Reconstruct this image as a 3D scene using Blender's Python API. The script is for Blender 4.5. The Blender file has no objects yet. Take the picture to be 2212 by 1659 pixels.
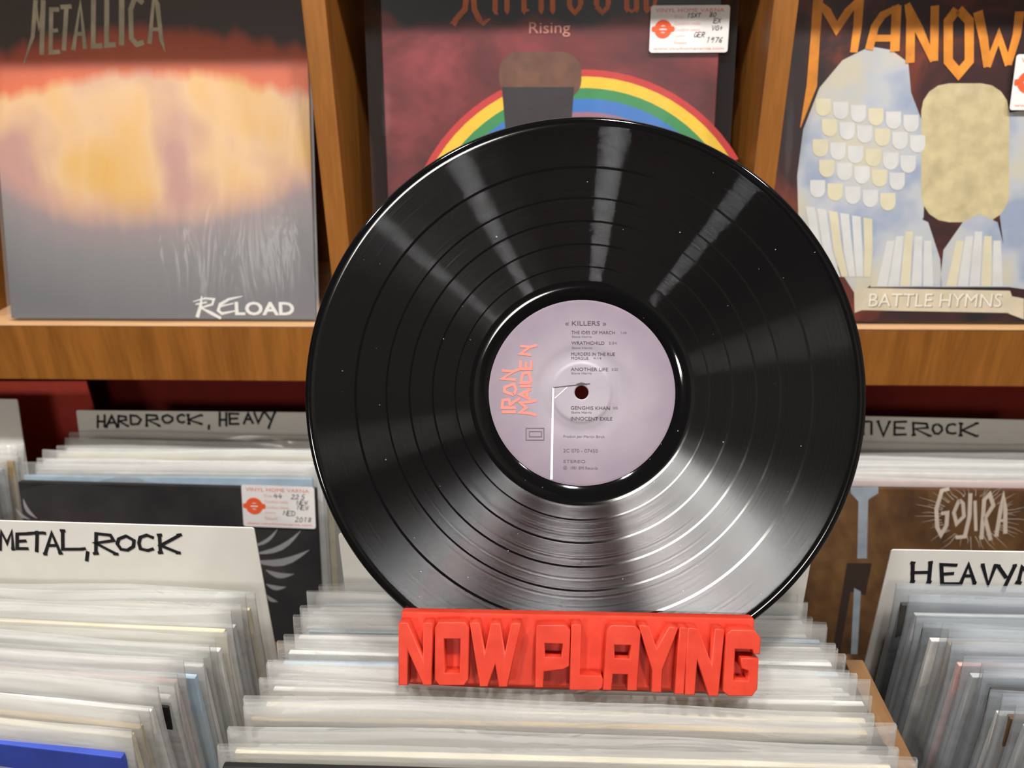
import bpy, bmesh, math, random
from mathutils import Vector, Matrix
random.seed(7)
scene = bpy.context.scene
col = scene.collection
R_ = math.radians

# ------------------------------------------------------------------ camera
FPX, CX, CY = 1661.0, 1106.0, 829.5
PITCH, YAW, ROLL = R_(24.39), R_(2.6), R_(-0.64)
CAM = Vector((0, 0, 1.45))
fh = Vector((-math.sin(YAW), math.cos(YAW), 0)); r0 = Vector((math.cos(YAW), math.sin(YAW), 0)); UP = Vector((0, 0, 1))
CF = math.cos(PITCH) * fh - math.sin(PITCH) * UP
u0 = math.sin(PITCH) * fh + math.cos(PITCH) * UP
CR = math.cos(ROLL) * r0 + math.sin(ROLL) * u0
CU = -math.sin(ROLL) * r0 + math.cos(ROLL) * u0
cd = bpy.data.cameras.new('camera'); cam = bpy.data.objects.new('camera', cd); col.objects.link(cam)
cd.sensor_fit = 'HORIZONTAL'; cd.sensor_width = 36; cd.lens = FPX / 2212 * 36
cd.clip_start = 0.01; cd.clip_end = 30
cam.matrix_world = Matrix(((CR.x, CU.x, -CF.x, CAM.x), (CR.y, CU.y, -CF.y, CAM.y), (CR.z, CU.z, -CF.z, CAM.z), (0, 0, 0, 1)))
cd.dof.use_dof = True; cd.dof.focus_distance = 0.416; cd.dof.aperture_fstop = 11.0
scene.camera = cam
scene.cycles.transparent_max_bounces = 48; scene.cycles.max_bounces = 10

# ------------------------------------------------------------------ world, lights, exposure
w = bpy.data.worlds.new('world'); scene.world = w; w.use_nodes = True
w.node_tree.nodes['Background'].inputs[0].default_value = (0.9, 0.95, 1, 1)
w.node_tree.nodes['Background'].inputs[1].default_value = 0.02
vs = scene.view_settings
vs.view_transform = 'Standard'; vs.look = 'None'; vs.gamma = 1; vs.use_curve_mapping = False; vs.exposure = -0.1
SPOTS = [(-1.02, -0.05, 2.58, 9), (-0.42, -0.06, 2.58, 13), (0.195, -0.03, 2.58, 15.5), (0.83, -0.05, 2.58, 10), (-1.5, -2.9, 2.58, 34), (0.58, -2.95, 2.58, 28)]
for i, (x, y, z, p) in enumerate(SPOTS):
    ld = bpy.data.lights.new('spot_lamp', 'AREA'); ld.shape = 'DISK'; ld.size = 0.11 if y > -1 else 0.5; ld.energy = p; ld.color = (1.0, 0.985, 0.965) if y > -1 else (1.0, 0.95, 0.88)
    lo = bpy.data.objects.new('spot_lamp', ld); col.objects.link(lo); lo.location = (x, y, z)
    d = Vector((x * .3, 0.5, 1.15)) - Vector((x, y, z))
    lo.rotation_euler = d.to_track_quat('-Z', 'Y').to_euler()

# ------------------------------------------------------------------ material helpers
def lin(c):
    return tuple((v / 255 / 12.92) if v / 255 <= 0.04045 else ((v / 255 + 0.055) / 1.055) ** 2.4 for v in c[:3]) + (1,)
class NT:
    def __init__(s, name):
        s.m = bpy.data.materials.new(name); s.m.use_nodes = True; s.t = s.m.node_tree; s.t.nodes.clear()
        s.out = s.n('ShaderNodeOutputMaterial')
    def n(s, typ, **kw):
        nd = s.t.nodes.new(typ)
        for k, v in kw.items(): setattr(nd, k, v)
        return nd
    def l(s, a, b): s.t.links.new(a, b)
    def val(s, sock, v):
        if hasattr(v, 'is_output') or isinstance(v, bpy.types.NodeSocket): s.l(v, sock)
        else: sock.default_value = v
    def math(s, op, a, b=0.0, c=None, clamp=False):
        nd = s.n('ShaderNodeMath', operation=op); nd.use_clamp = clamp
        s.val(nd.inputs[0], a); s.val(nd.inputs[1], b)
        if c is not None: s.val(nd.inputs[2], c)
        return nd.outputs[0]
    def mix(s, f, a, b):
        nd = s.n('ShaderNodeMix', data_type='RGBA'); s.val(nd.inputs[0], f); s.val(nd.inputs[6], a); s.val(nd.inputs[7], b)
        return nd.outputs[2]
    def ramp(s, f, stops, interp='LINEAR'):
        nd = s.n('ShaderNodeValToRGB'); cr = nd.color_ramp; cr.interpolation = interp
        while len(cr.elements) < len(stops): cr.elements.new(0.5)
        for e, (p, c) in zip(cr.elements, stops): e.position = p; e.color = c if len(c) == 4 and max(c) <= 1.0 else lin(c)
        s.val(nd.inputs[0], f); return nd.outputs[0]
    def obj(s):
        return s.n('ShaderNodeTexCoord').outputs['Object']
    def mapping(s, vec, scale=(1, 1, 1), rot=(0, 0, 0), loc=(0, 0, 0)):
        nd = s.n('ShaderNodeMapping'); s.l(vec, nd.inputs[0]); nd.inputs['Scale'].default_value = scale
        nd.inputs['Rotation'].default_value = rot; nd.inputs['Location'].default_value = loc; return nd.outputs[0]
    def noise(s, vec, scale, detail=3, rough=.5, dist=0):
        nd = s.n('ShaderNodeTexNoise'); s.l(vec, nd.inputs['Vector']); nd.inputs['Scale'].default_value = scale
        nd.inputs['Detail'].default_value = detail; nd.inputs['Roughness'].default_value = rough; nd.inputs['Distortion'].default_value = dist
        return nd.outputs[0]
    def bump(s, h, strength=.3, dist=.001):
        nd = s.n('ShaderNodeBump'); nd.inputs['Strength'].default_value = strength; nd.inputs['Distance'].default_value = dist
        s.l(h, nd.inputs['Height']); return nd.outputs[0]
    def pbr(s, color, rough=.5, spec=.5, normal=None, **kw):
        p = s.n('ShaderNodeBsdfPrincipled'); s.val(p.inputs['Base Color'], color); s.val(p.inputs['Roughness'], rough)
        p.inputs['Specular IOR Level'].default_value = spec
        if normal is not None: s.l(normal, p.inputs['Normal'])
        for k, v in kw.items(): s.val(p.inputs[k], v)
        return p.outputs[0]
    def done(s, sh): s.l(sh, s.out.inputs[0]); return s.m

def paint(name, c, rough=.6, var=.06, spec=.3):
    t = NT(name); o = t.obj(); nz = t.noise(o, 60, 3)
    c = lin(c); a = tuple(v * (1 - var) for v in c[:3]) + (1,); b = tuple(min(1, v * (1 + var)) for v in c[:3]) + (1,)
    return t.done(t.pbr(t.ramp(nz, [(0.3, a), (0.7, b)]), rough, spec))

def wood_mat(name, dark, light, axis=0, seed=0.0):
    t = NT(name); o = t.obj()
    sc = [55, 55, 55]; sc[axis] = 4
    m = t.mapping(o, tuple(sc), loc=(seed, seed, seed))
    n1 = t.noise(m, 1.0, 4, .55, .6)
    sc2 = [260, 260, 260]; sc2[axis] = 26
    n2 = t.noise(t.mapping(o, tuple(sc2)), 1.0, 2)
    f = t.math('ADD', t.math('MULTIPLY', n1, .7), t.math('MULTIPLY', n2, .3))
    c = t.ramp(f, [(0.36, dark), (0.62, light)])
    return t.done(t.pbr(c, .42, .4, t.bump(n2, .12, .0006)))

M = {}
WD, WL = (128, 78, 28), (156, 98, 40)
M['wood_x'] = wood_mat('honey_wood_along', WD, WL, 2)
M['wood_z'] = wood_mat('honey_wood_upright', WD, WL, 2, 3.1)
M['wood_glare'] = wood_mat('pale_edge_glare', (206, 158, 112), (226, 180, 132), 0, 1.7)  # pale tone imitates lamp glare along the board's front edge
M['wood_bin'] = wood_mat('tan_bin_wood', (112, 80, 50), (142, 106, 68), 1, 5.0)
M['dark_wood'] = paint('dark_back_panel', (46, 30, 20), .7)
M['red_wall'] = paint('shaded_red_wall_paint', (118, 30, 22), .6)  # red darkened to stand for the viewer's shadow on this wall
M['lit_wall_sheet'] = paint('lit_red_wall_patch', (232, 92, 78), .5)  # brighter red stands for light falling on the wall
M['plaster'] = paint('pale_plaster', (214, 212, 202), .9)
M['grey_wall'] = paint('grey_wall_paint', (120, 118, 108), .9)
M['ceiling'] = paint('ceiling_paint', (70, 64, 58), .9)
M['dark_wall'] = paint('dark_wall_paint', (40, 32, 28), .9)
M['floor'] = paint('floor_boards', (96, 74, 56), .5)
M['metal'] = paint('lamp_housing', (40, 40, 42), .4)
M['ink'] = paint('black_marker', (22, 20, 26), .6, .03)
M['card'] = paint('white_card', (226, 222, 214), .5, .02)
M['paper'] = paint('white_sticker', (232, 226, 222), .45, .02)
M['salmon'] = paint('salmon_ink', (228, 128, 100), .6, .02)
M['salmon_pale'] = paint('pale_salmon_ink', (226, 176, 160), .6, .02)
M['orange_ink'] = paint('orange_ink', (232, 92, 50), .6, .03)
M['pen'] = paint('pen_ink', (46, 42, 44), .6, .02)

# printed red plastic of the stand
t = NT('orange_red_printed_plastic'); o = t.obj()
ly = t.n('ShaderNodeTexWave', wave_type='BANDS', bands_direction='X'); t.l(t.mapping(o, (1, 1, 1)), ly.inputs[0])
ly.inputs['Scale'].default_value = 700; ly.inputs['Distortion'].default_value = .4
nz = t.noise(o, 90, 3)
c = t.ramp(nz, [(0.3, (202, 54, 34)), (0.75, (216, 68, 46))])
M['stand'] = t.done(t.pbr(c, .38, .4, t.bump(ly.outputs[0], .12, .0003), **{'Subsurface Weight': .12, 'Subsurface Radius': (.004, .0012, .0006), 'Subsurface Scale': 1.0}))

def film_mat(name, fac, rough=.2, bump=.25, tint=(225, 228, 230), bscale=(9, 30, 9), fres=.35, spread=0.0):
    t = NT(name); o = t.obj()
    nz = t.noise(t.mapping(o, bscale), 1.6, 3, .55, .8)
    nrm = t.bump(nz, bump, .004)
    p = t.pbr(lin(tint), rough, .6, nrm)
    tr = t.n('ShaderNodeBsdfTransparent'); mx = t.n('ShaderNodeMixShader')
    lw = t.n('ShaderNodeLayerWeight'); lw.inputs[0].default_value = .35; t.l(nrm, lw.inputs['Normal'])
    f = t.math('ADD', t.math('MULTIPLY', lw.outputs['Fresnel'], fres), t.math('MULTIPLY_ADD', t.n('ShaderNodeObjectInfo').outputs['Random'], spread, fac), clamp=True)
    t.l(f, mx.inputs[0]); t.l(tr.outputs[0], mx.inputs[1]); t.l(p, mx.inputs[2])
    return t.done(mx.outputs[0])
M['film'] = film_mat('milky_plastic_film', .12, .1, .4, (236, 235, 231), (6, 24, 9), .35, .22)
M['film_grey'] = film_mat('greyish_plastic_film', .12, .1, .4, (205, 212, 218), (6, 24, 9), .35, .16)
M['film_thin'] = film_mat('clear_plastic_film', .05, .12, .35, (230, 230, 232), (26, 5, 9))
M['film_mid'] = film_mat('clear_outer_film', .008, .1, .12, (230, 230, 232), (12, 8, 9), .12)

# ------------------------------------------------------------------ mesh helpers
def tag(o, label=None, cat=None, group=None, kind=None):
    if label: o['label'] = label
    if cat: o['category'] = cat
    if group: o['group'] = group
    if kind: o['kind'] = kind
    return o
def ob(name, me, mat=None, parent=None, mw=None):
    o = bpy.data.objects.new(name, me); col.objects.link(o)
    if mat is not None and me is not None:
        if len(me.materials) == 0: me.materials.append(mat)
        elif me.materials[0] is not mat: me.materials[0] = mat
    if parent is not None: o.parent = parent
    if mw is not None: o.matrix_local = mw
    return o
def empty(name, mw, label, cat, group=None):
    o = bpy.data.objects.new(name, None); col.objects.link(o); o.matrix_world = mw; o.empty_display_size = .02
    return tag(o, label, cat, group)
def mesh_pd(name, v, f, smooth=False):
    me = bpy.data.meshes.new(name); me.from_pydata([tuple(a) for a in v], [], f); me.update()
    if smooth: me.polygons.foreach_set('use_smooth', [True] * len(me.polygons))
    return me
def box_me(name, lo, hi, bevel=0.0):
    bm = bmesh.new()
    r = bmesh.ops.create_cube(bm, size=1)
    for v in bm.verts: v.co = Vector(((lo[i] + hi[i]) / 2 + v.co[i] * (hi[i] - lo[i]) for i in range(3)))
    if bevel: bmesh.ops.bevel(bm, geom=bm.edges[:], offset=bevel, segments=2, affect='EDGES', profile=.6)
    me = bpy.data.meshes.new(name); bm.to_mesh(me); bm.free(); return me
def frame(o, u=(1, 0, 0), v=(0, 0, 1)):
    u = Vector(u).normalized(); v = Vector(v); v = (v - u * v.dot(u)).normalized(); n = u.cross(v)
    return Matrix(((u.x, v.x, n.x, o[0]), (u.y, v.y, n.y, o[1]), (u.z, v.z, n.z, o[2]), (0, 0, 0, 1)))
def lean(a): return Vector((0, math.sin(R_(a)), math.cos(R_(a))))
def ray(x, y): return CF + (x - CX) / FPX * CR - (y - CY) / FPX * CU
def hit(x, y, p, n):
    d = ray(x, y); return CAM + d * ((Vector(p) - CAM).dot(n) / d.dot(n))
def uv(fr, x, y, dn=0.0):                         # photograph point -> coordinates on a flat thing's own face
    n = fr.col[2].xyz; p = hit(x, y, fr.translation + n * dn, n); q = fr.inverted() @ p
    return (q.x, q.y)

def ribbon(pts, wd):
    """outline quads of a stroke with mitred corners, 2D"""
    P = [Vector(p) for p in pts]; n = len(P); L = []; Rr = []
    for i in range(n):
        a = (P[i] - P[i - 1]).normalized() if i > 0 else None
        b = (P[i + 1] - P[i]).normalized() if i < n - 1 else None
        if a is None: a = b
        if b is None: b = a
        tdir = (a + b)
        if tdir.length < 1e-4: tdir = a
        tdir.normalize(); nn = Vector((-tdir.y, tdir.x)); k = max(.45, nn.dot(Vector((-a.y, a.x))))
        ww = wd[i] if isinstance(wd, (list, tuple)) else wd
        off = nn * (ww / 2 / k); L.append(P[i] + off); Rr.append(P[i] - off)
    return [(L[i], L[i + 1], Rr[i + 1], Rr[i]) for i in range(n - 1)]
def strokes_me(name, strokes, wd, z):
    v = []; f = []; k = 0
    for st in strokes:
        ww = wd
        if isinstance(st, tuple) and len(st) == 2 and isinstance(st[1], (int, float, list)) and isinstance(st[0], list): st, ww = st
        for q in ribbon(st, ww):
            b = len(v); v += [(p.x, p.y, z + (k % 7) * 1.5e-6) for p in q]; f.append((b, b + 1, b + 2, b + 3))
        k += 1
    me = mesh_pd(name, v, f); return me
def poly_me(name, loops, z0, depth=0.0, bevel=0.0):
    cu = bpy.data.curves.new('tmp', 'CURVE'); cu.dimensions = '2D'; cu.fill_mode = 'BOTH' if depth else 'FRONT'
    cu.extrude = depth / 2; cu.bevel_depth = bevel; cu.bevel_resolution = 1
    for lp in loops:
        sp = cu.splines.new('POLY'); sp.points.add(len(lp) - 1); sp.use_cyclic_u = True
        for q, p in zip(sp.points, lp): q.co = (p[0], p[1], 0, 1)
    o = bpy.data.objects.new('tmp', cu); me = bpy.data.meshes.new_from_object(o)
    me.transform(Matrix.Translation((0, 0, z0 + depth / 2))); me.name = name
    bpy.data.objects.remove(o); return me
def text_me(s, x0, x1, y0, y1, z, shear=0.0, bold=0.0):
    cu = bpy.data.curves.new('tmp', 'FONT'); cu.body = s; cu.shear = shear; cu.offset = bold; cu.resolution_u = 3
    o = bpy.data.objects.new('tmp', cu); me = bpy.data.meshes.new_from_object(o); bpy.data.objects.remove(o)
    xs = [v.co.x for v in me.vertices]; ys = [v.co.y for v in me.vertices]
    ax, bx, ay, by = min(xs), max(xs), min(ys), max(ys)
    for v in me.vertices: v.co = (x0 + (v.co.x - ax) / (bx - ax) * (x1 - x0), y0 + (v.co.y - ay) / (by - ay) * (y1 - y0), z)
    me.name = 'lettering'; return me
def text_px(fr, s, x0, x1, ytop, ybot, z, **kw):
    a = uv(fr, x0, ybot, z); b = uv(fr, x1, ytop, z); return text_me(s, a[0], b[0], a[1], b[1], z, **kw)
def join_me(ms, name):
    v = []; f = []
    for m in ms:
        b = len(v); v += [tuple(x.co) for x in m.vertices]; f += [tuple(i + b for i in p.vertices) for p in m.polygons]
        bpy.data.meshes.remove(m)
    return mesh_pd(name, v, f)
GL = {  # plain stroke capitals in a unit box
 'A': [[(0, 0), (.5, 1), (1, 0)], [(.2, .38), (.8, .38)]], 'B': [[(0, 0), (0, 1), (.8, .9), (.8, .6), (0, .52), (.95, .4), (.9, .06), (0, 0)]],
 'C': [[(1, .85), (.6, 1), (.15, .85), (0, .5), (.15, .12), (.6, 0), (1, .12)]], 'D': [[(0, 0), (0, 1), (.6, .92), (1, .55), (.7, .08), (0, 0)]],
 'E': [[(1, 1), (0, 1), (0, 0), (1, 0)], [(0, .52), (.8, .52)]], 'G': [[(1, .8), (.55, 1), (.1, .75), (0, .4), (.2, .05), (.7, 0), (1, .15), (1, .45), (.6, .45)]],
 'H': [[(0, 0), (0, 1)], [(1, 0), (1, 1)], [(-.1, .5), (1.1, .5)]], 'I': [[(.5, 0), (.5, 1)]], 'K': [[(0, 0), (0, 1)], [(1, 1), (.05, .45), (1, 0)]],
 'L': [[(0, 1), (0, 0), (1, 0)]], 'M': [[(0, 0), (.08, 1), (.5, .35), (.92, 1), (1, 0)]], 'N': [[(0, 0), (0, 1), (1, 0), (1, 1)]],
 'O': [[(.5, 1), (.1, .8), (0, .45), (.2, .06), (.6, 0), (.95, .3), (.95, .7), (.5, 1)]], 'P': [[(0, 0), (0, 1), (.8, .95), (.9, .6), (0, .5)]],
 'R': [[(0, 0), (0, 1), (.75, .95), (.85, .62), (.05, .5), (1, 0)]], 'S': [[(1, .85), (.5, 1), (.05, .78), (.9, .3), (.6, 0), (0, .12)]], 'T': [[(0, 1), (1, 1)], [(.5, 1), (.5, 0)]], 'V': [[(0, 1), (.45, 0), (1, 1)]],
 'W': [[(0, 1), (.25, 0), (.5, .7), (.75, 0), (1, 1)]], 'X': [[(0, 0), (1, 1)], [(0, 1), (1, 0)]], 'Y': [[(0, 1), (.5, .5)], [(1, 1), (.3, 0)]],
 '0': [[(.5, 1), (0, .6), (.1, .1), (.6, 0), (1, .5), (.5, 1)]], '1': [[(.2, .8), (.6, 1), (.5, 0)]], '2': [[(0, .8), (.5, 1), (.9, .7), (0, 0), (1, .02)]],
 '4': [[(.3, 1), (0, .4), (1, .4)], [(.7, .8), (.6, 0)]], '5': [[(1, 1), (.2, 1), (.1, .55), (.8, .5), (.8, .1), (0, 0)]], '6': [[(.9, 1), (.2, .6), (.1, .1), (.7, 0), (.8, .4), (.2, .45)]],
 '7': [[(0, 1), (1, 1), (.4, 0)]], '8': [[(.5, .5), (.1, .8), (.5, 1), (.9, .8), (.1, .2), (.5, 0), (.9, .2), (.5, .5)]], '9': [[(.9, .9), (.3, 1), (.1, .6), (.8, .6), (.9, .9), (.6, 0)]],
 '+': [[(.1, .5), (.9, .5)], [(.5, .1), (.5, .9)]], ',': [[(.6, 1), (.3, 0)]], '.': [[(.4, .06), (.55, .06)]],
}
def hand(text_boxes, fr, wd, z, serif=True, jit=.05, seed=1):
    rg = random.Random(seed); out = []
    for ch, x0, x1, y0, y1 in text_boxes:          # photograph box, y0 top
        for st in GL[ch]:
            pts = [(x0 + (a + rg.uniform(-jit, jit)) * (x1 - x0), y1 - (b + rg.uniform(-jit, jit) * .6) * (y1 - y0)) for a, b in st]
            out.append([uv(fr, x, y, z) for x, y in pts])
            if serif:
                for (a, b), (x, y) in ((st[0], pts[0]), (st[-1], pts[-1])):
                    if b in (0, 1) and ch not in 'OCDE,.':
                        k = (x1 - x0) * .14
                        out.append([uv(fr, x - k, y, z), uv(fr, x + k, y + rg.uniform(-2, 2), z)])
    return strokes_me('lettering', out, wd, z)
def hand_uv(s, x, y, h, wd, z, slant=.22, seed=1, wr=.66):
    rg = random.Random(seed); out = []
    for ch in s:
        if ch == ' ': x += h * .4; continue
        for st in GL[ch]:
            out.append([(x + (a * wr + b * slant + rg.uniform(-.04, .04)) * h, y + (b + rg.uniform(-.05, .05)) * h) for a, b in st])
        x += h * (wr + .2) * (.4 if ch in '.I,' else 1)
    return strokes_me('handwriting', out, wd, z)
def rounded(x0, x1, y0, y1, r, n=4):
    out = []
    for cx_, cy_, a0 in ((x1 - r, y1 - r, 0), (x0 + r, y1 - r, 90), (x0 + r, y0 + r, 180), (x1 - r, y0 + r, 270)):
        for i in range(n + 1): a = R_(a0 + 90 * i / n); out.append((cx_ + r * math.cos(a), cy_ + r * math.sin(a)))
    return out
def ring_pts(cx_, cy_, r, n=28, ry=None): return [(cx_ + r * math.cos(2 * math.pi * i / n), cy_ + (ry or r) * math.sin(2 * math.pi * i / n)) for i in range(n)]

# ------------------------------------------------------------------ the room
def struct(name, lo, hi, mat): return tag(ob(name, box_me(name, lo, hi), mat), kind='structure')
SHY = 0.705; SZ1, SZ0 = 1.190, 1.131           # shelf front plane, board top and bottom
struct('floor', (-2.6, -3.7, -.05), (2.6, 1.1, 0), M['floor'])
struct('ceiling', (-2.6, -3.7, 2.72), (2.6, 1.1, 2.78), M['ceiling'])
struct('added_reflection_panel', (.24, -3.7, 2.70), (2.6, -1.2, 2.72), M['plaster'])  # unseen pale panel, added for its reflection in the record
struct('wall_back', (-2.6, .955, 0), (2.6, 1.05, 1.60), M['red_wall'])
struct('wall_back_upper', (-2.6, .955, 1.601), (2.6, 1.05, 2.72), M['plaster'])
struct('wall_front', (-2.6, -3.8, 0), (2.6, -3.7, 2.72), M['grey_wall'])
struct('wall_left', (-2.7, -3.7, 0), (-2.6, 1.1, 2.72), M['dark_wall'])
struct('wall_right', (2.6, -3.7, 0), (2.7, 1.1, 2.72), M['plaster'])
for i, (x, y, z, p) in enumerate(SPOTS):
    names = ['leftmost of the near row', 'second from left in the near row', 'third from left in the near row', 'rightmost of the near row', 'left one of the far pair', 'right one of the far pair']
    e = empty('ceiling_spotlight', Matrix.Translation((x, y, z)), 'black round ceiling lamp behind the viewer, %s' % names[i], 'spotlight', 'ceiling spotlights')
    bm = bmesh.new(); bmesh.ops.create_cone(bm, segments=24, radius1=.06 if y > -1 else .27, radius2=.045 if y > -1 else .2, depth=.10, cap_ends=False)
    me = bpy.data.meshes.new('housing'); bm.to_mesh(me); bm.free(); me.transform(Matrix.Translation((0, 0, .055))); ob('housing', me, M['metal'], e)
    bm = bmesh.new(); bmesh.ops.create_cone(bm, segments=24, radius1=.05, radius2=.05, depth=.03, cap_ends=True)
    me = bpy.data.meshes.new('mount'); bm.to_mesh(me); bm.free(); me.transform(Matrix.Translation((0, 0, .122))); ob('mount', me, M['metal'], e)

# ------------------------------------------------------------------ the display shelf
sh = empty('display_shelf', Matrix.Translation((0, SHY, SZ0)), 'honey-brown wooden wall shelf divided into upright album compartments', 'shelf')
def shp(name, lo, hi, mat, bev=.0012):
    c = [(lo[i] + hi[i]) / 2 for i in range(3)]
    o = ob(name, box_me(name, [lo[i] - c[i] for i in range(3)], [hi[i] - c[i] for i in range(3)], bev), mat, sh)
    o.location = (c[0], c[1] - SHY, c[2] - SZ0); return o
shp('shelf_board', (-1.2, SHY + .0, SZ0), (1.2, .945, SZ1), M['wood_x'])
shp('board_glare_layer', (-1.2, SHY - .0006, SZ1 + .0001), (1.2, .944, SZ1 + .0014), M['wood_glare'], .0003)  # added thin layer, its pale colour stands for glare on the board
shp('upper_board', (-1.2, SHY + .0, 1.537), (1.2, .945, 1.596), M['wood_x'])
for x in (-.982, -.5935, -.204, .1845, .573, .962):
    shp('divider', (x, SHY + .0005, SZ1 + .0015), (x + .0202, .945, 1.537), M['wood_z'])
for i, x in enumerate((-.9618, -.5733, -.1838, .2047, .5932)):
    shp('back_panel', (x, .938, SZ1 + .0015), (x + .368, .9449, 1.537), M['wood_z'])


# ------------------------------------------------------------------ albums: sleeves and film
def film_me(seed, w_, h_, th, amp=.0022, bend=.0, nx=16):
    rg = random.Random(seed); rows = [0, .4, .8, .9, .94, .965, .985, 1.0]
    k1, k2, p1, p2, p3 = rg.uniform(14, 26), rg.uniform(30, 55), rg.uniform(0, 6), rg.uniform(0, 6), rg.uniform(0, 6)
    v = []; f = []; loop = 2 * nx
    for r in rows:
        for s in (1, -1):
            for i in range(nx):
                a = i / (nx - 1); uu = (a - .5) * w_ * s
                k = max(0, (r - .86) / .14)
                off = th / 2 * (1 - .55 * k)
                wv = amp * k * (math.sin(k1 * uu + p1) + .5 * math.sin(k2 * uu + p2))
                vv = r * h_ + (.0016 * math.sin(k1 * .8 * uu + p3) + rg.uniform(-.0003, .0003)) * k
                edge = 1 - .25 * (abs(uu) / (w_ / 2)) ** 8
                v.append((uu, vv - .0012 * k * k, s * off * edge + wv * (1 if s > 0 else .6) - bend * k * k))
    for j in range(len(rows) - 1):
        for i in range(loop):
            a = j * loop + i; b = j * loop + (i + 1) % loop
            f.append((a, b, b + loop, a + loop))
    return mesh_pd('plastic_sleeve', v, f, True)
FILMS = [film_me(i, .321, .322 + .0012 * (i % 4), .0058, .0011 + .0002 * (i % 4), .0035 + .0006 * (i % 3)) for i in range(12)]
FILMS_GREY = [m_.copy() for m_ in FILMS]
PAL = {'cream': (218, 206, 172), 'white': (220, 218, 212), 'pale grey': (176, 178, 178), 'dark grey': (72, 70, 68), 'tan': (176, 152, 110),
       'pinkish': (214, 172, 164), 'brown': (100, 76, 52), 'pale blue': (166, 186, 200), 'black': (24, 23, 24), 'blue': (58, 78, 170), 'green-grey': (128, 136, 118), 'dull red': (150, 60, 48)}
CM = {}
for k, c in PAL.items(): CM[k] = paint('cover_' + k.replace(' ', '_'), c, .5, .10)
CVM = {}
for k in PAL:
    CVM[k] = box_me('cover', (-.157, .002, -.0017), (.157, .3125, .0017), .0006); CVM[k].materials.append(CM[k])
ORD = ['front', 'second', 'third', 'fourth', 'fifth', 'sixth', 'seventh', 'eighth', 'ninth', 'tenth', 'eleventh', 'twelfth', 'thirteenth', 'fourteenth', 'fifteenth',
       'sixteenth', 'seventeenth', 'eighteenth', 'nineteenth', 'twentieth', 'twenty-first', 'twenty-second', 'twenty-third', 'twenty-fourth', 'twenty-fifth']
def album(fr, color, label, group, fi, film=None):
    e = empty('record_album', fr, label, 'record album', group)
    ob('cover', CVM[color], None, e)
    ob('plastic_sleeve', (FILMS_GREY if film else FILMS)[fi % len(FILMS)], film or M['film'], e)
    return e
def row(xc, ylist, ztop, colors, where, group, tilt=0.0, seed=3, skew=lambda y: 0.0, film=None):
    rg = random.Random(seed); out = []
    for i, y in enumerate(ylist):
        c = colors[i % len(colors)]
        if i == 0: lab = '%s album in clear sleeve, at the very front of the %s' % (c, where)
        else: lab = '%s album in clear sleeve, %s from the front of the %s' % (c, ORD[i], where)
        z = ztop(y) - .3225 + rg.uniform(-.0045, .0035)
        fr = frame((xc(y) + rg.uniform(-.003, .003), y, z), (1, rg.uniform(-.0012, .0012) + skew(y), rg.uniform(-.004, .004)), lean(tilt + rg.uniform(-.15, .15)))
        out.append(album(fr, c, lab, group, rg.randrange(12), film))
    return out
ZT = lambda y: 1.1345 - (y - .318) * .24
# middle front bin
ym = [.2475, .262, .2755, .287, .297, .306, .3145, .323, .332, .341, .350, .359, .368, .378, .388, .399, .410]
cm = ['black', 'cream', 'dark grey', 'tan', 'cream', 'white', 'pale grey', 'white', 'pale blue', 'white', 'pale grey', 'white', 'pale blue', 'white', 'pale grey', 'white', 'pale blue']
row(lambda y: .0085, ym, ZT, cm, 'middle front bin', 'albums in the middle front bin', seed=5)
# left front bin
yl = [.274, .283, .292, .301, .309, .317, .325, .334, .343, .351, .3595, .371, .382, .393, .404]
cl = ['blue', 'cream', 'tan', 'white', 'black', 'white', 'pinkish', 'pale blue', 'white', 'green-grey', 'white', 'cream', 'pale grey', 'brown', 'cream']
row(lambda y: -.3505 - (.4 - y) * .09, yl, ZT, cl, 'left front bin', 'albums in the left front bin', seed=8, skew=lambda y: -.02 - (.41 - y) * .55)
# right front bin
yr = [.262, .272, .282, .292, .301, .311, .320, .330, .339, .349, .360, .371, .383, .397, .412]
cr_ = ['cream', 'tan', 'pale grey', 'brown', 'white', 'dark grey', 'black', 'pale grey', 'pinkish', 'dark grey', 'tan', 'white', 'black', 'pale grey', 'dark grey']
row(lambda y: .394, yr, lambda y: ZT(y) + .006, cr_, 'right front bin', 'albums in the right front bin', seed=12, film=M['film_grey'])

# divider cards with handwriting
def card(fr, w_, h_, label, letters, wd, seed=1):
    e = empty('divider_card', fr, label, 'divider card', 'white divider cards')
    ob('card_sheet', poly_me('card_sheet', [rounded(-w_ / 2, w_ / 2, 0, h_, .002)], -.0006, .0012), M['card'], e)
    if letters: ob('lettering', hand(letters, fr, wd, .0009, seed=seed), M['ink'], e)
    return e
Z5 = lambda ch, a, b, c, d: (ch, a / 2.596, b / 2.596, 1020 + c / 2.596, 1020 + d / 2.596)
def place_card(x, y, yplane, w_, h_, side, tilt=0.0, u=(1, 0, 0)):
    p = hit(x, y, (0, yplane, 0), Vector((0, 1, 0)))
    v = lean(tilt); fr = frame((0, 0, 0), u, v); uu = fr.col[0].xyz
    o = p - v * h_ + uu * (w_ / 2 * (1 if side == 'L' else -1)); fr.translation = o; return fr
fr = place_card(549, 1140, .416, .315, .345, 'R', u=(1, -.022, 0))
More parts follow.
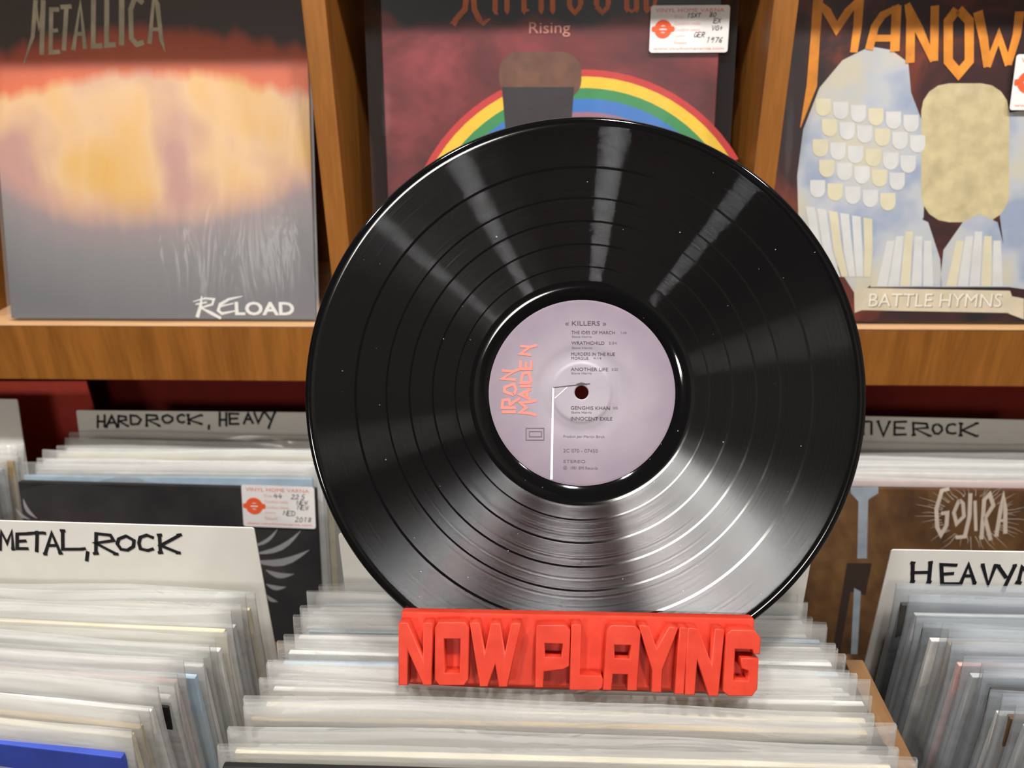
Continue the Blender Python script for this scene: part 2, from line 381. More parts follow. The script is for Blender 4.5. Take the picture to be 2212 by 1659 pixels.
card(fr, .315, .345, 'white card lettered METAL, ROCK in black marker, left front bin',
     [Z5(*a) for a in (('M', 2, 75, 335, 430), ('E', 95, 160, 345, 430), ('T', 168, 245, 340, 440), ('A', 250, 335, 340, 455), ('L', 350, 462, 330, 435), (',', 478, 500, 445, 500),
      ('R', 535, 650, 345, 455), ('O', 655, 755, 355, 440), ('C', 775, 862, 355, 440), ('K', 895, 1000, 355, 452))], .0025, 3)
fr = place_card(731, 1152, .424, .315, .332, 'L')
card(fr, .315, .332, 'plain white card behind the record, at the back of the middle bin', None, .002)
Z8 = lambda ch, a, b, c, d: (ch, 1500 + a / 2.517, 1500 * 0 + 1000 + c / 2.517, 0, 0)
Z8 = lambda ch, a, b, c, d: (ch, 1500 + a / 2.517, 1500 + b / 2.517, 1000 + c / 2.517, 1000 + d / 2.517)
fr = place_card(1925, 1187, .427, .315, .335, 'L')
card(fr, .315, .335, 'white card lettered HEAVY M in black marker, right front bin',
     [Z8(*a) for a in (('H', 1185, 1280, 545, 645), ('E', 1345, 1435, 555, 655), ('A', 1450, 1525, 555, 655), ('V', 1565, 1640, 555, 660), ('Y', 1655, 1742, 560, 690), ('M', 1768, 1890, 565, 650))], .0026, 5)

# ------------------------------------------------------------------ back bins (albums lean back)
ZB = lambda y: 1.032 - (y - .68) * .06
L_B = 12.0
def back_row(xc, ys, colors, where, group, seed):
    rg = random.Random(seed)
    for i, y in enumerate(ys):
        c = colors[i % len(colors)]
        lab = '%s album in clear sleeve, %s from the front of the %s' % (c, ORD[i + 1], where)
        fr = frame((xc + rg.uniform(-.004, .004), y - .3215 * math.sin(R_(L_B)), ZB(y) - .3215 * math.cos(R_(L_B)) + rg.uniform(-.003, .003)), (1, rg.uniform(-.008, .008), rg.uniform(-.003, .003)), lean(L_B))
        album(fr, c, lab, group, rg.randrange(10))
back_row(-.399, [.695, .706, .718, .732, .747, .764, .782], ['pale blue', 'white', 'pale grey', 'white', 'cream', 'white', 'pale grey'], 'back left bin', 'albums in the back left bin', 21)
back_row(.432, [.695, .708, .722, .738, .756, .775], ['dull red', 'pinkish', 'white', 'pale grey', 'white', 'pale grey'], 'back right bin', 'albums in the back right bin', 22)
back_row(-.755, [.685, .70, .715, .73, .745], ['dark grey', 'brown', 'pale grey', 'tan', 'white'], 'far left back bin', 'albums in the far left back bin', 23)

# price sticker
def sticker(parent, u0, u1, v0, v1, z, lines, tilt=0.0, hand_lines=None):
    W, H = u1 - u0, v1 - v0
    s = ob('price_sticker', poly_me('price_sticker', [rounded(0, W, 0, H, .0025)], z, .0002), M['paper'], parent)
    s.location = (u0, v0, 0); s.rotation_euler = (0, 0, tilt)
    z2 = z + .0004
    ob('title', text_me('VINYL HOME VARNA', .06 * W, .93 * W, .855 * H, .94 * H, z2), M['salmon'], s)
    ob('website', text_me('www.vinylhomevarna.com', .05 * W, .95 * W, .04 * H, .115 * H, z2), M['salmon'], s)
    ms = []
    for i, (tx, x1) in enumerate((('Price:', .42), ('Condition media:', .64), ('Condition sleeve:', .64), ('Country:', .46), ('Released:', .48))):
        y = .72 - i * .135; ms.append(text_me(tx, .31 * W, x1 * W, y * H, (y + .075) * H, z2))
    ob('form_text', join_me(ms, 'form_text'), M['salmon_pale'], s)
    c = (.165 * W, .50 * H); r = .20 * H
    rim = ring_pts(c[0], c[1], r); bar = rounded(c[0] - r * 1.3, c[0] + r * 1.3, c[1] - r * .3, c[1] + r * .3, r * .2)
    ob('emblem', join_me([poly_me('e', [rim, ring_pts(c[0], c[1], r * .42)], z2), poly_me('e', [bar, rounded(c[0] - r * .9, c[0] + r * .9, c[1] - r * .08, c[1] + r * .08, r * .05)], z2 + 2e-5)], 'emblem'), M['orange_ink'], s)
    for tx, x, y, h in (hand_lines or ()):
        ob('handwriting', hand_uv(tx, x * W, y * H, h * H * .92, .0006, z2 + 4e-5, seed=len(tx) + int(x * 90)), M['pen'], s)
    return s

# dark album at the front of the back left bin
p0 = hit(690, 1050, (0, 0, 1.03), UP)
frD = frame((p0.x - .163, p0.y - .3155 * math.sin(R_(L_B)), p0.z - .3155 * math.cos(R_(L_B))), (1, -.012, -.006), lean(L_B))
eD = empty('record_album', frD, 'charcoal album with pale feather marks and white price sticker, back left bin', 'record album', 'albums in the back left bin')
t = NT('charcoal_cover'); o = t.obj(); nz = t.noise(o, 14, 4)
M['charcoal'] = t.done(t.pbr(t.ramp(nz, [(.35, (30, 28, 30)), (.6, (48, 45, 46)), (.8, (78, 70, 60))]), .45, .4))
M['feather'] = paint('pale_feather_print', (150, 148, 150), .5)
ob('cover', box_me('cover', (-.1575, 0, -.004), (.1575, .315, .003), .0008), M['charcoal'], eD)
def leaf(x0, y0, x1, y1, wpx, fr, z, n=7, bend=.12):
    a = Vector((x0, y0)); b = Vector((x1, y1)); d = b - a; nn = Vector((-d.y, d.x)).normalized(); L = []; Rr = []
    for i in range(n):
        k = i / (n - 1); c = a + d * k + nn * (d.length * bend * math.sin(math.pi * k)); ww = wpx * math.sin(math.pi * (.06 + .92 * k)) * .5
        L.append(c + nn * ww); Rr.append(c - nn * ww)
    return poly_me('leaf', [[uv(fr, p.x, p.y, z) for p in L + Rr[::-1]]], z)
lv = [leaf(548, 1212, 668, 1188, 16, frD, .0034), leaf(552, 1196, 650, 1146, 12, frD, .0034), leaf(545, 1180, 600, 1142, 8, frD, .0034), leaf(575, 1232, 635, 1240, 12, frD, .0034),
      leaf(575, 1262, 618, 1268, 10, frD, .0034), leaf(50, 1078, 80, 1120, 8, frD, .0034), leaf(34, 1098, 66, 1122, 6, frD, .0034), leaf(575, 1285, 600, 1300, 8, frD, .0034)]
for m_ in lv: m_.name = 'feather_print'; ob('feather_print', m_, M['feather'], eD)
s0 = uv(frD, 527, 1136, .0045); s1 = uv(frD, 678, 1050, .0045)
sticker(eD, s0[0], s1[0], s0[1], s1[1], .0052, None, R_(-.6), [('44', .44, .70, .13), ('22.5', .68, .70, .12), ('NEW', .75, .57, .11), ('NEW', .76, .45, .11), ('NED', .56, .30, .12), ('2018', .72, .16, .12)])
me = film_me(71, .326, .3235, .0125, .0008); me.materials.append(M['film_mid']); o_ = ob('plastic_sleeve', me, None, eD)

# brown album at the front of the back right bin
p0 = hit(1735, 1050, (0, 0, 1.03), UP)
frG = frame((p0.x + .163, p0.y - .3155 * math.sin(R_(L_B)), p0.z - .3155 * math.cos(R_(L_B))), (1, 0, 0), lean(L_B))
eG = empty('record_album', frG, 'mottled brown album with bone-coloured GOJIRA lettering, front of back right bin', 'record album', 'albums in the back right bin')
t = NT('mottled_brown_cover'); o = t.obj(); nz = t.noise(o, 11, 5, .6); n2 = t.noise(o, 90, 3)
f_ = t.math('ADD', t.math('MULTIPLY', nz, .8), t.math('MULTIPLY', n2, .2))
M['browncover'] = t.done(t.pbr(t.ramp(f_, [(.36, (66, 42, 22)), (.52, (104, 70, 36)), (.68, (132, 96, 54))]), .45, .4))
ob('cover', box_me('cover', (-.1575, 0, -.004), (.1575, .315, .003), .0008), M['browncover'], eG)
M['bone'] = paint('bone_ink', (214, 196, 178), .5); M['steel_print'] = paint('pale_steel_print', (150, 160, 168), .5, .15); M['dark_print'] = paint('dark_brown_print', (52, 36, 26), .6)
G8 = lambda pts: [uv(frG, 1500 + x / 2.517, 1000 + y / 2.517, .0034) for x, y in pts]
gs = [([(1385, 140), (1345, 150), (1315, 250), (1320, 350), (1340, 390), (1370, 340), (1375, 270), (1340, 275)], 22), ([(1440, 200), (1410, 270), (1425, 330), (1465, 290), (1460, 220), (1440, 200)], 20),
      ([(1500, 165), (1495, 290), (1470, 400), (1420, 405)], 22), ([(1525, 205), (1530, 370)], 18), ([(1560, 415), (1575, 200), (1605, 170), (1625, 230), (1580, 300), (1610, 420)], 22),
      ([(1640, 400), (1665, 250), (1680, 170), (1690, 250), (1690, 385)], 22), ([(1650, 315), (1700, 310)], 16)]
px_m = (G8([(1510, 300)])[0][0] - G8([(1500, 300)])[0][0]) / 10
ob('lettering', strokes_me('lettering', [(G8(p), w_ * px_m) for p, w_ in gs], .003, .0036), M['bone'], eG)
rg = random.Random(4); rt = []
for i in range(46):
    a = 2 * math.pi * i / 46 + rg.uniform(-.05, .05); c0 = (1510 + 170 * math.cos(a), 290 + 110 * math.sin(a)); k = rg.uniform(1.35, 2.0)
    e0 = (1510 + 170 * k * math.cos(a + rg.uniform(-.1, .1)), max(135, 290 + 110 * k * math.sin(a)))
    md = ((c0[0] + e0[0]) / 2 + rg.uniform(-12, 12), (c0[1] + e0[1]) / 2 + rg.uniform(-10, 10)); rt.append((G8([c0, md, e0]), [3.4 * px_m, 2.4 * px_m, .8 * px_m]))
ob('root_lines', strokes_me('root_lines', rt, .0005, .0034), M['bone'], eG)
ob('pale_bar_print', join_me([poly_me('b', [G8([(850, 130), (1000, 130), (1000, 165), (945, 200), (938, 520), (885, 520), (892, 210), (850, 165)])], .0034),
    poly_me('b', [G8([(868, 680), (905, 700), (880, 1150), (845, 1160)])], .0034)], 'pale_bar_print'), M['steel_print'], eG)
ob('dark_block_print', poly_me('dark_block_print', [G8([(830, 545), (965, 545), (930, 720), (850, 700), (790, 1040), (750, 1030)])], .0033), M['dark_print'], eG)
me = film_me(72, .326, .3235, .0125, .0008); me.materials.append(M['film_mid']); ob('plastic_sleeve', me, None, eG)

# cards in the back bins
Z4 = lambda ch, a, b, c, d: (ch, a / 2.911, b / 2.911, 560 + c / 2.911, 560 + d / 2.911)
fr = place_card(165, 886, .815, .32, .345, 'L', L_B)
card(fr, .32, .345, 'white card lettered HARD ROCK, HEAVY in black marker, back left bin',
     [Z4(*a) for a in (('H', 615, 660, 985, 1055), ('A', 668, 735, 985, 1055), ('R', 745, 805, 985, 1050), ('D', 822, 885, 982, 1040), ('R', 925, 1000, 980, 1045), ('O', 1020, 1090, 980, 1030),
      ('C', 1115, 1165, 978, 1028), ('K', 1185, 1265, 978, 1035), (',', 1308, 1320, 1040, 1072), ('H', 1380, 1425, 968, 1048), ('E', 1445, 1508, 972, 1035), ('A', 1535, 1590, 968, 1030), ('V', 1600, 1652, 968, 1030), ('Y', 1668, 1730, 962, 1060))], .0029, 7)
Z7 = lambda ch, a, b, c, d: (ch, 1600 + a / 3.606, 1600 + b / 3.606, 600 + c / 3.606, 600 + d / 3.606)
fr = place_card(1700, 895, .805, .33, .345, 'L', L_B, (1, 0, -.016))
card(fr, .33, .345, 'white card lettered IVE ROCK in black marker, back right bin',
     [Z7(*a) for a in (('T', 905, 1000, 1122, 1220), ('I', 990, 1045, 1125, 1218), ('V', 1070, 1160, 1125, 1232), ('E', 1200, 1295, 1122, 1222), ('R', 1350, 1475, 1130, 1228), ('O', 1495, 1572, 1138, 1215), ('C', 1605, 1680, 1138, 1215), ('K', 1715, 1838, 1132, 1232))], .0027, 9)
fr = place_card(38, 862, .77, .315, .33, 'R', L_B)
card(fr, .315, .33, 'white card at the far left edge, behind the far left albums', None, .002)

# ------------------------------------------------------------------ bins
def bin_(name, label, parts):
    e = empty(name, Matrix.Translation((0, parts[0][1][1], 0)), label, 'record bin')
    y0 = parts[0][1][1]
    for nm, lo, hi in parts:
        c = [(lo[i] + hi[i]) / 2 for i in range(3)]
        o = ob(nm, box_me(nm, [lo[i] - c[i] for i in range(3)], [hi[i] - c[i] for i in range(3)], .001), M['wood_bin'], e); o.location = (c[0], c[1] - y0, c[2])
    return e
eb = bin_('record_bin', 'tan wooden browser bin holding the three front rows of albums',
    [('plinth', (-.75, .20, .0), (.75, .475, .74)), ('back_board', (-.75, .445, .742), (.75, .457, 1.02)), ('front_board', (-.75, .205, .742), (.75, .217, 1.0))] +
    [('partition', (x, .219, .742), (x + .012, .443, zt)) for x, zt in ((-.738, 1.0), (-.1745, 1.0), (.726, 1.0))] + [('partition', (.194, .219, .742), (.206, .385, 1.083))])
me = box_me('sloped_base', (-.74, -.118, -.005), (.74, .118, .005), .001)
sb = ob('sloped_base', me, M['wood_bin'], eb); sb.location = (0, .331 - .20, .792); sb.rotation_euler = (math.atan(-.24), 0, 0)
bin_('record_bin', 'wooden browser bin under the wall shelf holding the back rows',
    [('plinth', (-1.0, .478, .0), (1.0, .945, .66)), ('base', (-1.0, .50, .662), (1.0, .93, .70)), ('back_board', (-1.0, .925, .702), (1.0, .94, .95)), ('front_board', (-1.0, .485, .702), (1.0, .497, .93))] +
    [('partition', (x, .499, .702), (x + .012, .923, .96)) for x in (-.99, -.582, .212, .978)])

# ------------------------------------------------------------------ displayed albums
def display(px, py, width, ln, label, cover_mat, fw, fh, dx=0.0):
    p = hit(px, py, (0, SHY + .014, 0), Vector((0, 1, 0)))
    fr = frame((p.x + dx, SHY + .010, SZ1 + .0034), (1, 0, 0), lean(ln))
    e = empty('record_album', fr, label, 'record album', 'albums displayed on the shelf')
    ob('cover', box_me('cover', (-width / 2, .001, -.0035), (width / 2, .315, 0), .0008), cover_mat, e)
    v = [(-fw / 2, 0, .0022), (fw / 2, 0, .0022), (fw / 2, fh, .0022), (-fw / 2, fh, .0022), (-fw / 2, 0, -.0048), (fw / 2, 0, -.0048), (fw / 2, fh, -.0048), (-fw / 2, fh, -.0048)]
    return fr, e
def flat_film(e, fw, fh, mat, z1=.0026, z0=-.0045, seed=0):
    rg = random.Random(seed); nx, ny = 26, 26; v = []; f = []
    for j in range(ny):
        for i in range(nx):
            x = (i / (nx - 1) - .5) * fw; y = j / (ny - 1) * fh
            ed = min(1, min(i, nx - 1 - i) / 2)
            v.append((x, y, (z1 if ed > 0 else 0.0) + .0005 * ed * (math.sin(38 * x + 6 * y + seed) + .7 * math.sin(71 * x - 9 * y + 2 * seed) + .4 * math.sin(25 * y + seed))))
    for j in range(ny - 1):
        for i in range(nx - 1):
            a = j * nx + i; f.append((a, a + 1, a + 1 + nx, a + nx))
    b = len(v); v += [(-fw / 2, 0, 0), (fw / 2, 0, 0), (fw / 2, fh, 0), (-fw / 2, fh, 0), (-fw / 2 + .004, 0, z0), (fw / 2 - .004, 0, z0), (fw / 2 - .004, fh, z0), (-fw / 2 + .004, fh, z0)]
    f += [(b + 4, b + 7, b + 6, b + 5), (b, b + 3, b + 7, b + 4), (b + 1, b + 5, b + 6, b + 2)]
    ob('plastic_sleeve', mesh_pd('plastic_sleeve', v, f, True), mat, e)

# --- left: blurred warm glow over grey
t = NT('warm_blur_cover'); o = t.obj(); sx = t.n('ShaderNodeSeparateXYZ'); t.l(o, sx.inputs[0]); X, Y = sx.outputs[0], sx.outputs[1]
nb = t.noise(t.mapping(o, (7, 3, 1)), 1.2, 2); ns = t.noise(t.mapping(o, (34, 3.0, 1), (0, 0, R_(10))), 1, 3)
arch = t.math('MULTIPLY', t.math('MULTIPLY', X, X), 1.0)
yy = t.math('ADD', t.math('ADD', Y, t.math('MULTIPLY', t.math('SUBTRACT', nb, .5), .035)), t.math('MULTIPLY', t.math('SUBTRACT', ns, .5), .03))
up_ = t.math('ADD', yy, t.math('MULTIPLY', arch, .9))                       # upper bound bends down at the sides
lo_ = t.math('SUBTRACT', yy, t.math('MULTIPLY', arch, 1.6))                 # lower bound bends up at the sides
glow = t.ramp(t.noise(t.mapping(o, (9, 7, 1), loc=(2.3, .4, 0)), 1.1, 2), [(.36, (190, 142, 128)), (.5, (222, 182, 132)), (.64, (220, 172, 76))])
glow = t.mix(t.ramp(ns, [(.45, (0, 0, 0)), (.75, (130, 130, 130))]), glow, lin((228, 198, 182)))
low = t.ramp(lo_, [(.0, (104, 103, 106)), (.05, (124, 123, 122)), (.085, (150, 132, 132)), (.115, (200, 146, 134))])
c = t.mix(t.ramp(lo_, [(.085, (0, 0, 0)), (.125, (255, 255, 255))]), low, glow)
hi_ = t.ramp(up_, [(.24, (214, 104, 52)), (.272, (196, 84, 44)), (.284, (62, 46, 36))])
hm = t.n('ShaderNodeMapRange'); hm.inputs[1].default_value = .232; hm.inputs[2].default_value = .244; t.l(up_, hm.inputs[0])
c = t.mix(hm.outputs[0], c, hi_)
M['blur'] = t.done(t.pbr(c, .4, .4))
fr1, e1 = display(366, 703, .312, 17, 'album in film lettered METALLICA and RELOAD, blurred warm cover above grey', M['blur'], .318, .317, -.004)
M['grey_letter'] = paint('grey_stone_ink', (196, 184, 154), .6, .2); M['white_ink'] = paint('white_ink', (236, 234, 226), .5, .03)
z = .0004
Q = lambda pts, fr=fr1, k=2.911, ox=0, oy=0: [uv(fr, ox + x / k, oy + y / k, z) for x, y in pts]
pm = abs(Q([(100, 100)])[0][0] - Q([(0, 100)])[0][0]) / 100
ms = [(Q(p), [a * pm for a in w_] if isinstance(w_, list) else w_ * pm) for p, w_ in [
    ([(224, 0), (206, 230), (150, 400)], [28, 24, 3]), ([(224, 30), (245, 175), (270, 30)], 22), ([(272, 0), (262, 345)], 30),
    ([(372, 60), (322, 60), (318, 330), (378, 325)], 26), ([(322, 195), (365, 190)], 22), ([(380, 45), (450, 40)], 26), ([(418, 40), (402, 318)], 28),
    ([(462, 315), (505, 20), (535, 308)], 28), ([(480, 215), (525, 212)], 22), ([(588, -20), (586, 290), (645, 288)], 30), ([(672, -20), (670, 285), (728, 280)], 30), ([(765, -20), (765, 285)], 34),
    ([(900, 20), (850, -20), (822, 60), (826, 240), (860, 280), (905, 265)], 30), ([(940, 275), (968, -20), (990, 30), (1015, 250), (1040, 330)], [28, 28, 30, 24, 3]), ([(950, 185), (1000, 185)], 22)]]
ob('band_lettering', strokes_me('band_lettering', ms, .004, z), M['grey_letter'], e1)
Q4 = lambda pts: Q([(x, 232 + (y - 240) * .86) for x, y in pts], fr1, 2.911, 0, 560)
re = [([(1215, 280), (1290, 255), (1345, 262), (1335, 300), (1265, 325), (1330, 365), (1390, 402)], [6, 10, 16, 14, 12, 22, 16]), ([(1268, 240), (1262, 310), (1240, 395)], [8, 20, 24]), ([(1230, 300), (1300, 285)], 9),
      ([(1525, 240), (1440, 262), (1385, 300), (1372, 345), (1395, 368), (1480, 348)], [5, 16, 20, 18, 18, 8]), ([(1375, 318), (1470, 292)], [12, 8])]
ob('title_lettering', join_me([strokes_me('a', [(Q4(p), [a * pm for a in w_] if isinstance(w_, list) else w_ * pm) for p, w_ in re], .002, z)], 'title_lettering'), M['white_ink'], e1)
ob('title_lettering', text_px(fr1, 'LOAD', 508, 635, 560 + 268 / 2.911, 560 + 352 / 2.911, z, bold=.03), M['white_ink'], e1)
flat_film(e1, .319, .318, M['film_thin'], seed=1)

# --- middle: dark red cover with coloured bands
t = NT('dark_red_cover'); o = t.obj(); nz = t.noise(t.mapping(o, (7, 13, 1)), 1, 4, .6, .6); sx = t.n('ShaderNodeSeparateXYZ'); t.l(o, sx.inputs[0])
c = t.ramp(nz, [(.3, (52, 16, 18)), (.5, (104, 34, 36)), (.68, (142, 56, 58))])
yy = t.math('ADD', sx.outputs[1], t.math('MULTIPLY', t.math('SUBTRACT', t.noise(t.mapping(o, (16, 4, 1)), 1, 3), .5), .06))
mr = t.n('ShaderNodeMapRange'); mr.inputs[1].default_value = .268; mr.inputs[2].default_value = .276; t.l(yy, mr.inputs[0])
c = t.mix(mr.outputs[0], c, lin((22, 20, 30)))
M['redcover'] = t.done(t.pbr(c, .4, .4))
fr2, e2 = display(1190, 706, .306, 11, 'album in clear sleeve lettered Rainbow Rising, dark red cover with coloured arcs', M['redcover'], .334, .33, -.004)
def arc_band(fr, cx_, cy_, rx0, ry0, rx1, ry1, a0, a1, mat, name, parent, zz, n=26):
    A = [(cx_ + rx0 * math.cos(R_(a0 + (a1 - a0) * i / n)), cy_ - ry0 * math.sin(R_(a0 + (a1 - a0) * i / n))) for i in range(n + 1)]
    B = [(cx_ + rx1 * math.cos(R_(a0 + (a1 - a0) * i / n)), cy_ - ry1 * math.sin(R_(a0 + (a1 - a0) * i / n))) for i in range(n + 1)]
    ob(name, poly_me(name, [[uv(fr, x, y, zz) for x, y in A + B[::-1]]], zz), mat, parent)
ARC = [(386, 386, (188, 58, 54)), (371, 371, (226, 184, 56)), (346, 346, (58, 132, 80)), (323, 323, (60, 112, 180)), (294, 294, (150, 104, 120))]
for i, (rx, ry, c) in enumerate(ARC):
    m_ = paint('arc_%d' % i, c, .45, .04)
    rx1, ry1 = (ARC[i + 1][0], ARC[i + 1][1]) if i < 4 else (270, 270)
    arc_band(fr2, 1261, 536, rx * 1.0, ry, rx1, ry1, 30, 158, m_, 'colour_band', e2, .0003)
M['block_brown'] = paint('brown_block_print', (104, 70, 54), .5, .25); M['block_dark'] = paint('charcoal_block_print', (50, 44, 46), .5, .1)
PX = lambda pts, fr, zz: [uv(fr, x, y, zz) for x, y in pts]
ob('brown_block_print', poly_me('brown_block_print', [PX(rounded(1078, 1256, 112, 215, 42, 6), fr2, .0005)], .0005), M['block_brown'], e2)
ob('charcoal_block_print', poly_me('charcoal_block_print', [PX([(1084, 188), (1240, 188), (1230, 330), (1096, 330)], fr2, .0006)], .0006), M['block_dark'], e2)
M['rust_ink'] = paint('rust_ink', (196, 104, 66), .5, .15); M['dusty_ink'] = paint('dusty_pink_ink', (206, 140, 124), .5)
Q2 = lambda pts: [uv(fr2, 640 + x / 2.911, y / 2.911, .0006) for x, y in pts]
def foot(x, top=-60, bot=92, w_=32): return ([(x, top), (x, bot - 26), (x + 2, bot)], [w_, w_, 4])
bl = [([(1075, -60), (1060, 60), (1010, 115), (968, 150)], [34, 34, 34, 6]), ([(1010, 130), (990, 160)], 24), ([(1112, -60), (1120, 60), (1150, 120), (1178, 158)], [34, 34, 36, 10]), ([(1172, 150), (1218, 118)], [30, 8]),
      foot(1250), foot(1325), ([(1250, 60), (1268, 95)], [20, 6]), foot(1432), ([(1432, 60), (1465, 66)], [26, 8]), foot(1540), foot(1612), foot(1718, -120, 60), ([(1718, 40), (1752, 82), (1786, 40)], [30, 22, 30]), foot(1788, -40, 52),
      foot(1888, -40, 52), ([(1888, 40), (1925, 80), (1962, 40)], [30, 22, 30]), foot(1962, -40, 52), foot(2078, -40, 80), foot(2140, -40, 80), foot(2200, -40, 84), ([(2078, 50), (2110, 75), (2140, 50)], [20, 14, 20]), ([(2200, 70), (2250, 40), (2262, -20)], [26, 20, 26])]
p2 = abs(Q2([(100, 50)])[0][0] - Q2([(0, 50)])[0][0]) / 100
ob('band_lettering', strokes_me('band_lettering', [(Q2(p), [a * p2 for a in w_] if isinstance(w_, list) else w_ * p2) for p, w_ in bl], .002, .0006), M['rust_ink'], e2)
ob('title_lettering', text_px(fr2, 'Rising', 1143, 1232, 47, 80, .0006), M['dusty_ink'], e2)
flat_film(e2, .336, .335, M['film_mid'], seed=4)
s0 = uv(fr2, 1402, 114, .0034); s1 = uv(fr2, 1577, 10, .0034)
sticker(e2, s0[0], s1[0], s0[1], s1[1], .0036, None, R_(-.3), [('1SXT', .46, .74, .10), ('80', .74, .75, .11), ('EX', .80, .62, .11), ('VG+', .78, .47, .11), ('GER', .56, .33, .11), ('1976', .72, .21, .12)])

# --- right: dark cover with pale carved shapes
t = NT('dark_ember_cover'); o = t.obj(); nz = t.noise(t.mapping(o, (9, 9, 1)), 1, 4, .6, .8)
M['ember'] = t.done(t.pbr(t.ramp(nz, [(.35, (26, 18, 22)), (.52, (58, 26, 24)), (.62, (110, 44, 26)), (.72, (150, 62, 28))]), .4, .4))
fr3, e3 = display(2000, 706, .314, 12, 'album in film lettered MANOWAR and BATTLE HYMNS, dark cover with pale shapes', M['ember'], .32, .318)
dxx = (.206 + .160) - fr3.translation.x
fr3.translation.x += dxx; e3.matrix_world = fr3
t = NT('pale_carved_print'); o = t.obj(); n1 = t.noise(o, 16, 3); n2 = t.noise(t.mapping(o, (1, .3, 1)), 60, 2)
M['pale_stone'] = t.done(t.pbr(t.mix(t.ramp(n2, [(.45, (0, 0, 0)), (.7, (90, 90, 90))]), t.ramp(n1, [(.38, (150, 160, 180)), (.5, (184, 186, 190)), (.62, (198, 190, 168))]), lin((120, 140, 180))), .45, .4))
M['tile_a'] = paint('ivory_tile_print', (206, 204, 200), .45, .06); M['tile_b'] = paint('cream_tile_print', (210, 200, 170), .45, .06); M['cream_stone'] = paint('cream_carved_print', (196, 180, 138), .5, .16); M['blue_line'] = paint('slate_blue_print', (104, 124, 160), .5, .1)
M['amber_ink'] = paint('amber_ink', (224, 140, 44), .45, .2); M['banner'] = paint('banner_stone_print', (206, 192, 166), .5, .08); M['banner_ink'] = paint('pale_banner_ink', (232, 224, 206), .5); M['banner_shadow'] = paint('brown_grey_banner_ink', (150, 130, 106), .5)
def sh3(name, polys, mat, zz): ob(name, join_me([poly_me('p', [PX(p, fr3, zz)], zz) for p in polys], name), mat, e3)
sh3('pale_panel_print', [[(1880, 100), (1925, 108), (1962, 135), (1968, 200), (1995, 270), (2000, 330), (1995, 470), (1900, 600), (1850, 640), (1800, 560), (1725, 480), (1722, 380), (1735, 280), (1770, 190), (1820, 130)]], M['pale_stone'], .0003)
sh3('pale_panel_print', [[(2150, 250), (2300, 220), (2320, 640), (2180, 620), (2160, 470)]], M['pale_stone'], .0003)
sh3('cream_column_print', [rounded(1990, 2180, 180, 480, 60)], M['cream_stone'], .0004)
for x0, x1 in ((1880, 2035), (2030, 2180)):
    sh3('pale_arch_print', [[(x0, 620), (x0 + 8, 540), (x0 + 50, 480), (x0 + 85, 462), (x0 + 125, 480), (x1 - 4, 560), (x1, 620)]], M['pale_stone'], .0005)
tl3 = []
def tile3(cx_, cy_, w_, h_): return [(cx_ - w_ / 2, cy_ - h_ / 2)] + [(cx_ + w_ / 2 * math.cos(R_(a)), cy_ + h_ / 2 * (.1 + .9 * math.sin(R_(a)))) for a in range(180, -1, -20)] + [(cx_ + w_ / 2, cy_ - h_ / 2)]
for j in range(5):
    for i in range(6 - j // 3):
        tl3.append(tile3(1766 + i * 38 + (j % 2) * 17 + (4 - j) * 3, 232 + j * 44 + i * 7, 33, 38))
for i in range(6): tl3.append([(1740 + i * 25, 445 + i * 5), (1759 + i * 25, 448 + i * 5), (1775 + i * 22, 540), (1800 + i * 16, 598), (1786 + i * 16, 598), (1757 + i * 22, 545)])
for x0 in (1880, 2030):
    for i in range(5): tl3.append([(x0 + 36 + i * 20, 500 + abs(i - 2) * 10), (x0 + 52 + i * 20, 500 + abs(i - 2) * 10), (x0 + 36 + i * 25, 618), (x0 + 14 + i * 25, 618)])
for i, pl_ in enumerate(tl3): ob('pale_tile_print', poly_me('pale_tile_print', [PX(pl_, fr3, .0006)], .0006), M['tile_a' if (i * 7) % 3 else 'tile_b'], e3)
Q3 = lambda pts: [uv(fr3, 1300 + x / 2.4254, y / 2.4254, .0008) for x, y in pts]
p3 = abs(Q3([(1400, 50)])[0][0] - Q3([(1300, 50)])[0][0]) / 100
mw = [([(1135, -40), (1118, 200), (1100, 450), (1040, 668)], [54, 50, 56, 4]), ([(1120, 0), (1180, 60), (1230, 150), (1290, 60), (1350, -10)], [20, 44, 40, 44, 20]), ([(1350, -20), (1340, 140), (1320, 275)], [50, 46, 40]),
      ([(1400, 260), (1430, 140), (1470, 80), (1560, 30)], [44, 42, 40, 20]), ([(1545, 30), (1538, 180), (1535, 270)], 50), ([(1425, 200), (1540, 200)], 34),
      ([(1615, 330), (1618, 100), (1600, 20)], [48, 46, 30]), ([(1600, 20), (1660, 150), (1735, 320)], [30, 46, 30]), ([(1740, 320), (1745, 30)], 44),
      ([(1860, 50), (1815, 110), (1815, 320), (1870, 385), (1925, 320), (1925, 110), (1870, 50)], 48), ([(1970, 60), (2000, 200), (2020, 350)], [50, 46, 40]), ([(2020, 350), (2080, 190), (2130, 340)], [36, 40, 36]), ([(2130, 340), (2175, 180), (2190, 60)], [36, 44, 50]),
      ([(2240, 340), (2290, 90), (2350, 340)], 48), ([(2260, 240), (2330, 240)], 34), ([(2400, 340), (2400, 90), (2480, 110), (2480, 190), (2410, 210), (2490, 340)], 46)]
ob('band_lettering', strokes_me('band_lettering', [(Q3(p), [a * p3 for a in w_] if isinstance(w_, list) else w_ * p3) for p, w_ in mw], .002, .0008), M['amber_ink'], e3)
sh3('banner_print', [[(1845, 630), (1868, 622), (2182, 628), (2186, 640), (2212, 645), (2212, 690), (2180, 678), (2178, 676), (1862, 670), (1846, 676)]], M['banner'], .0008)
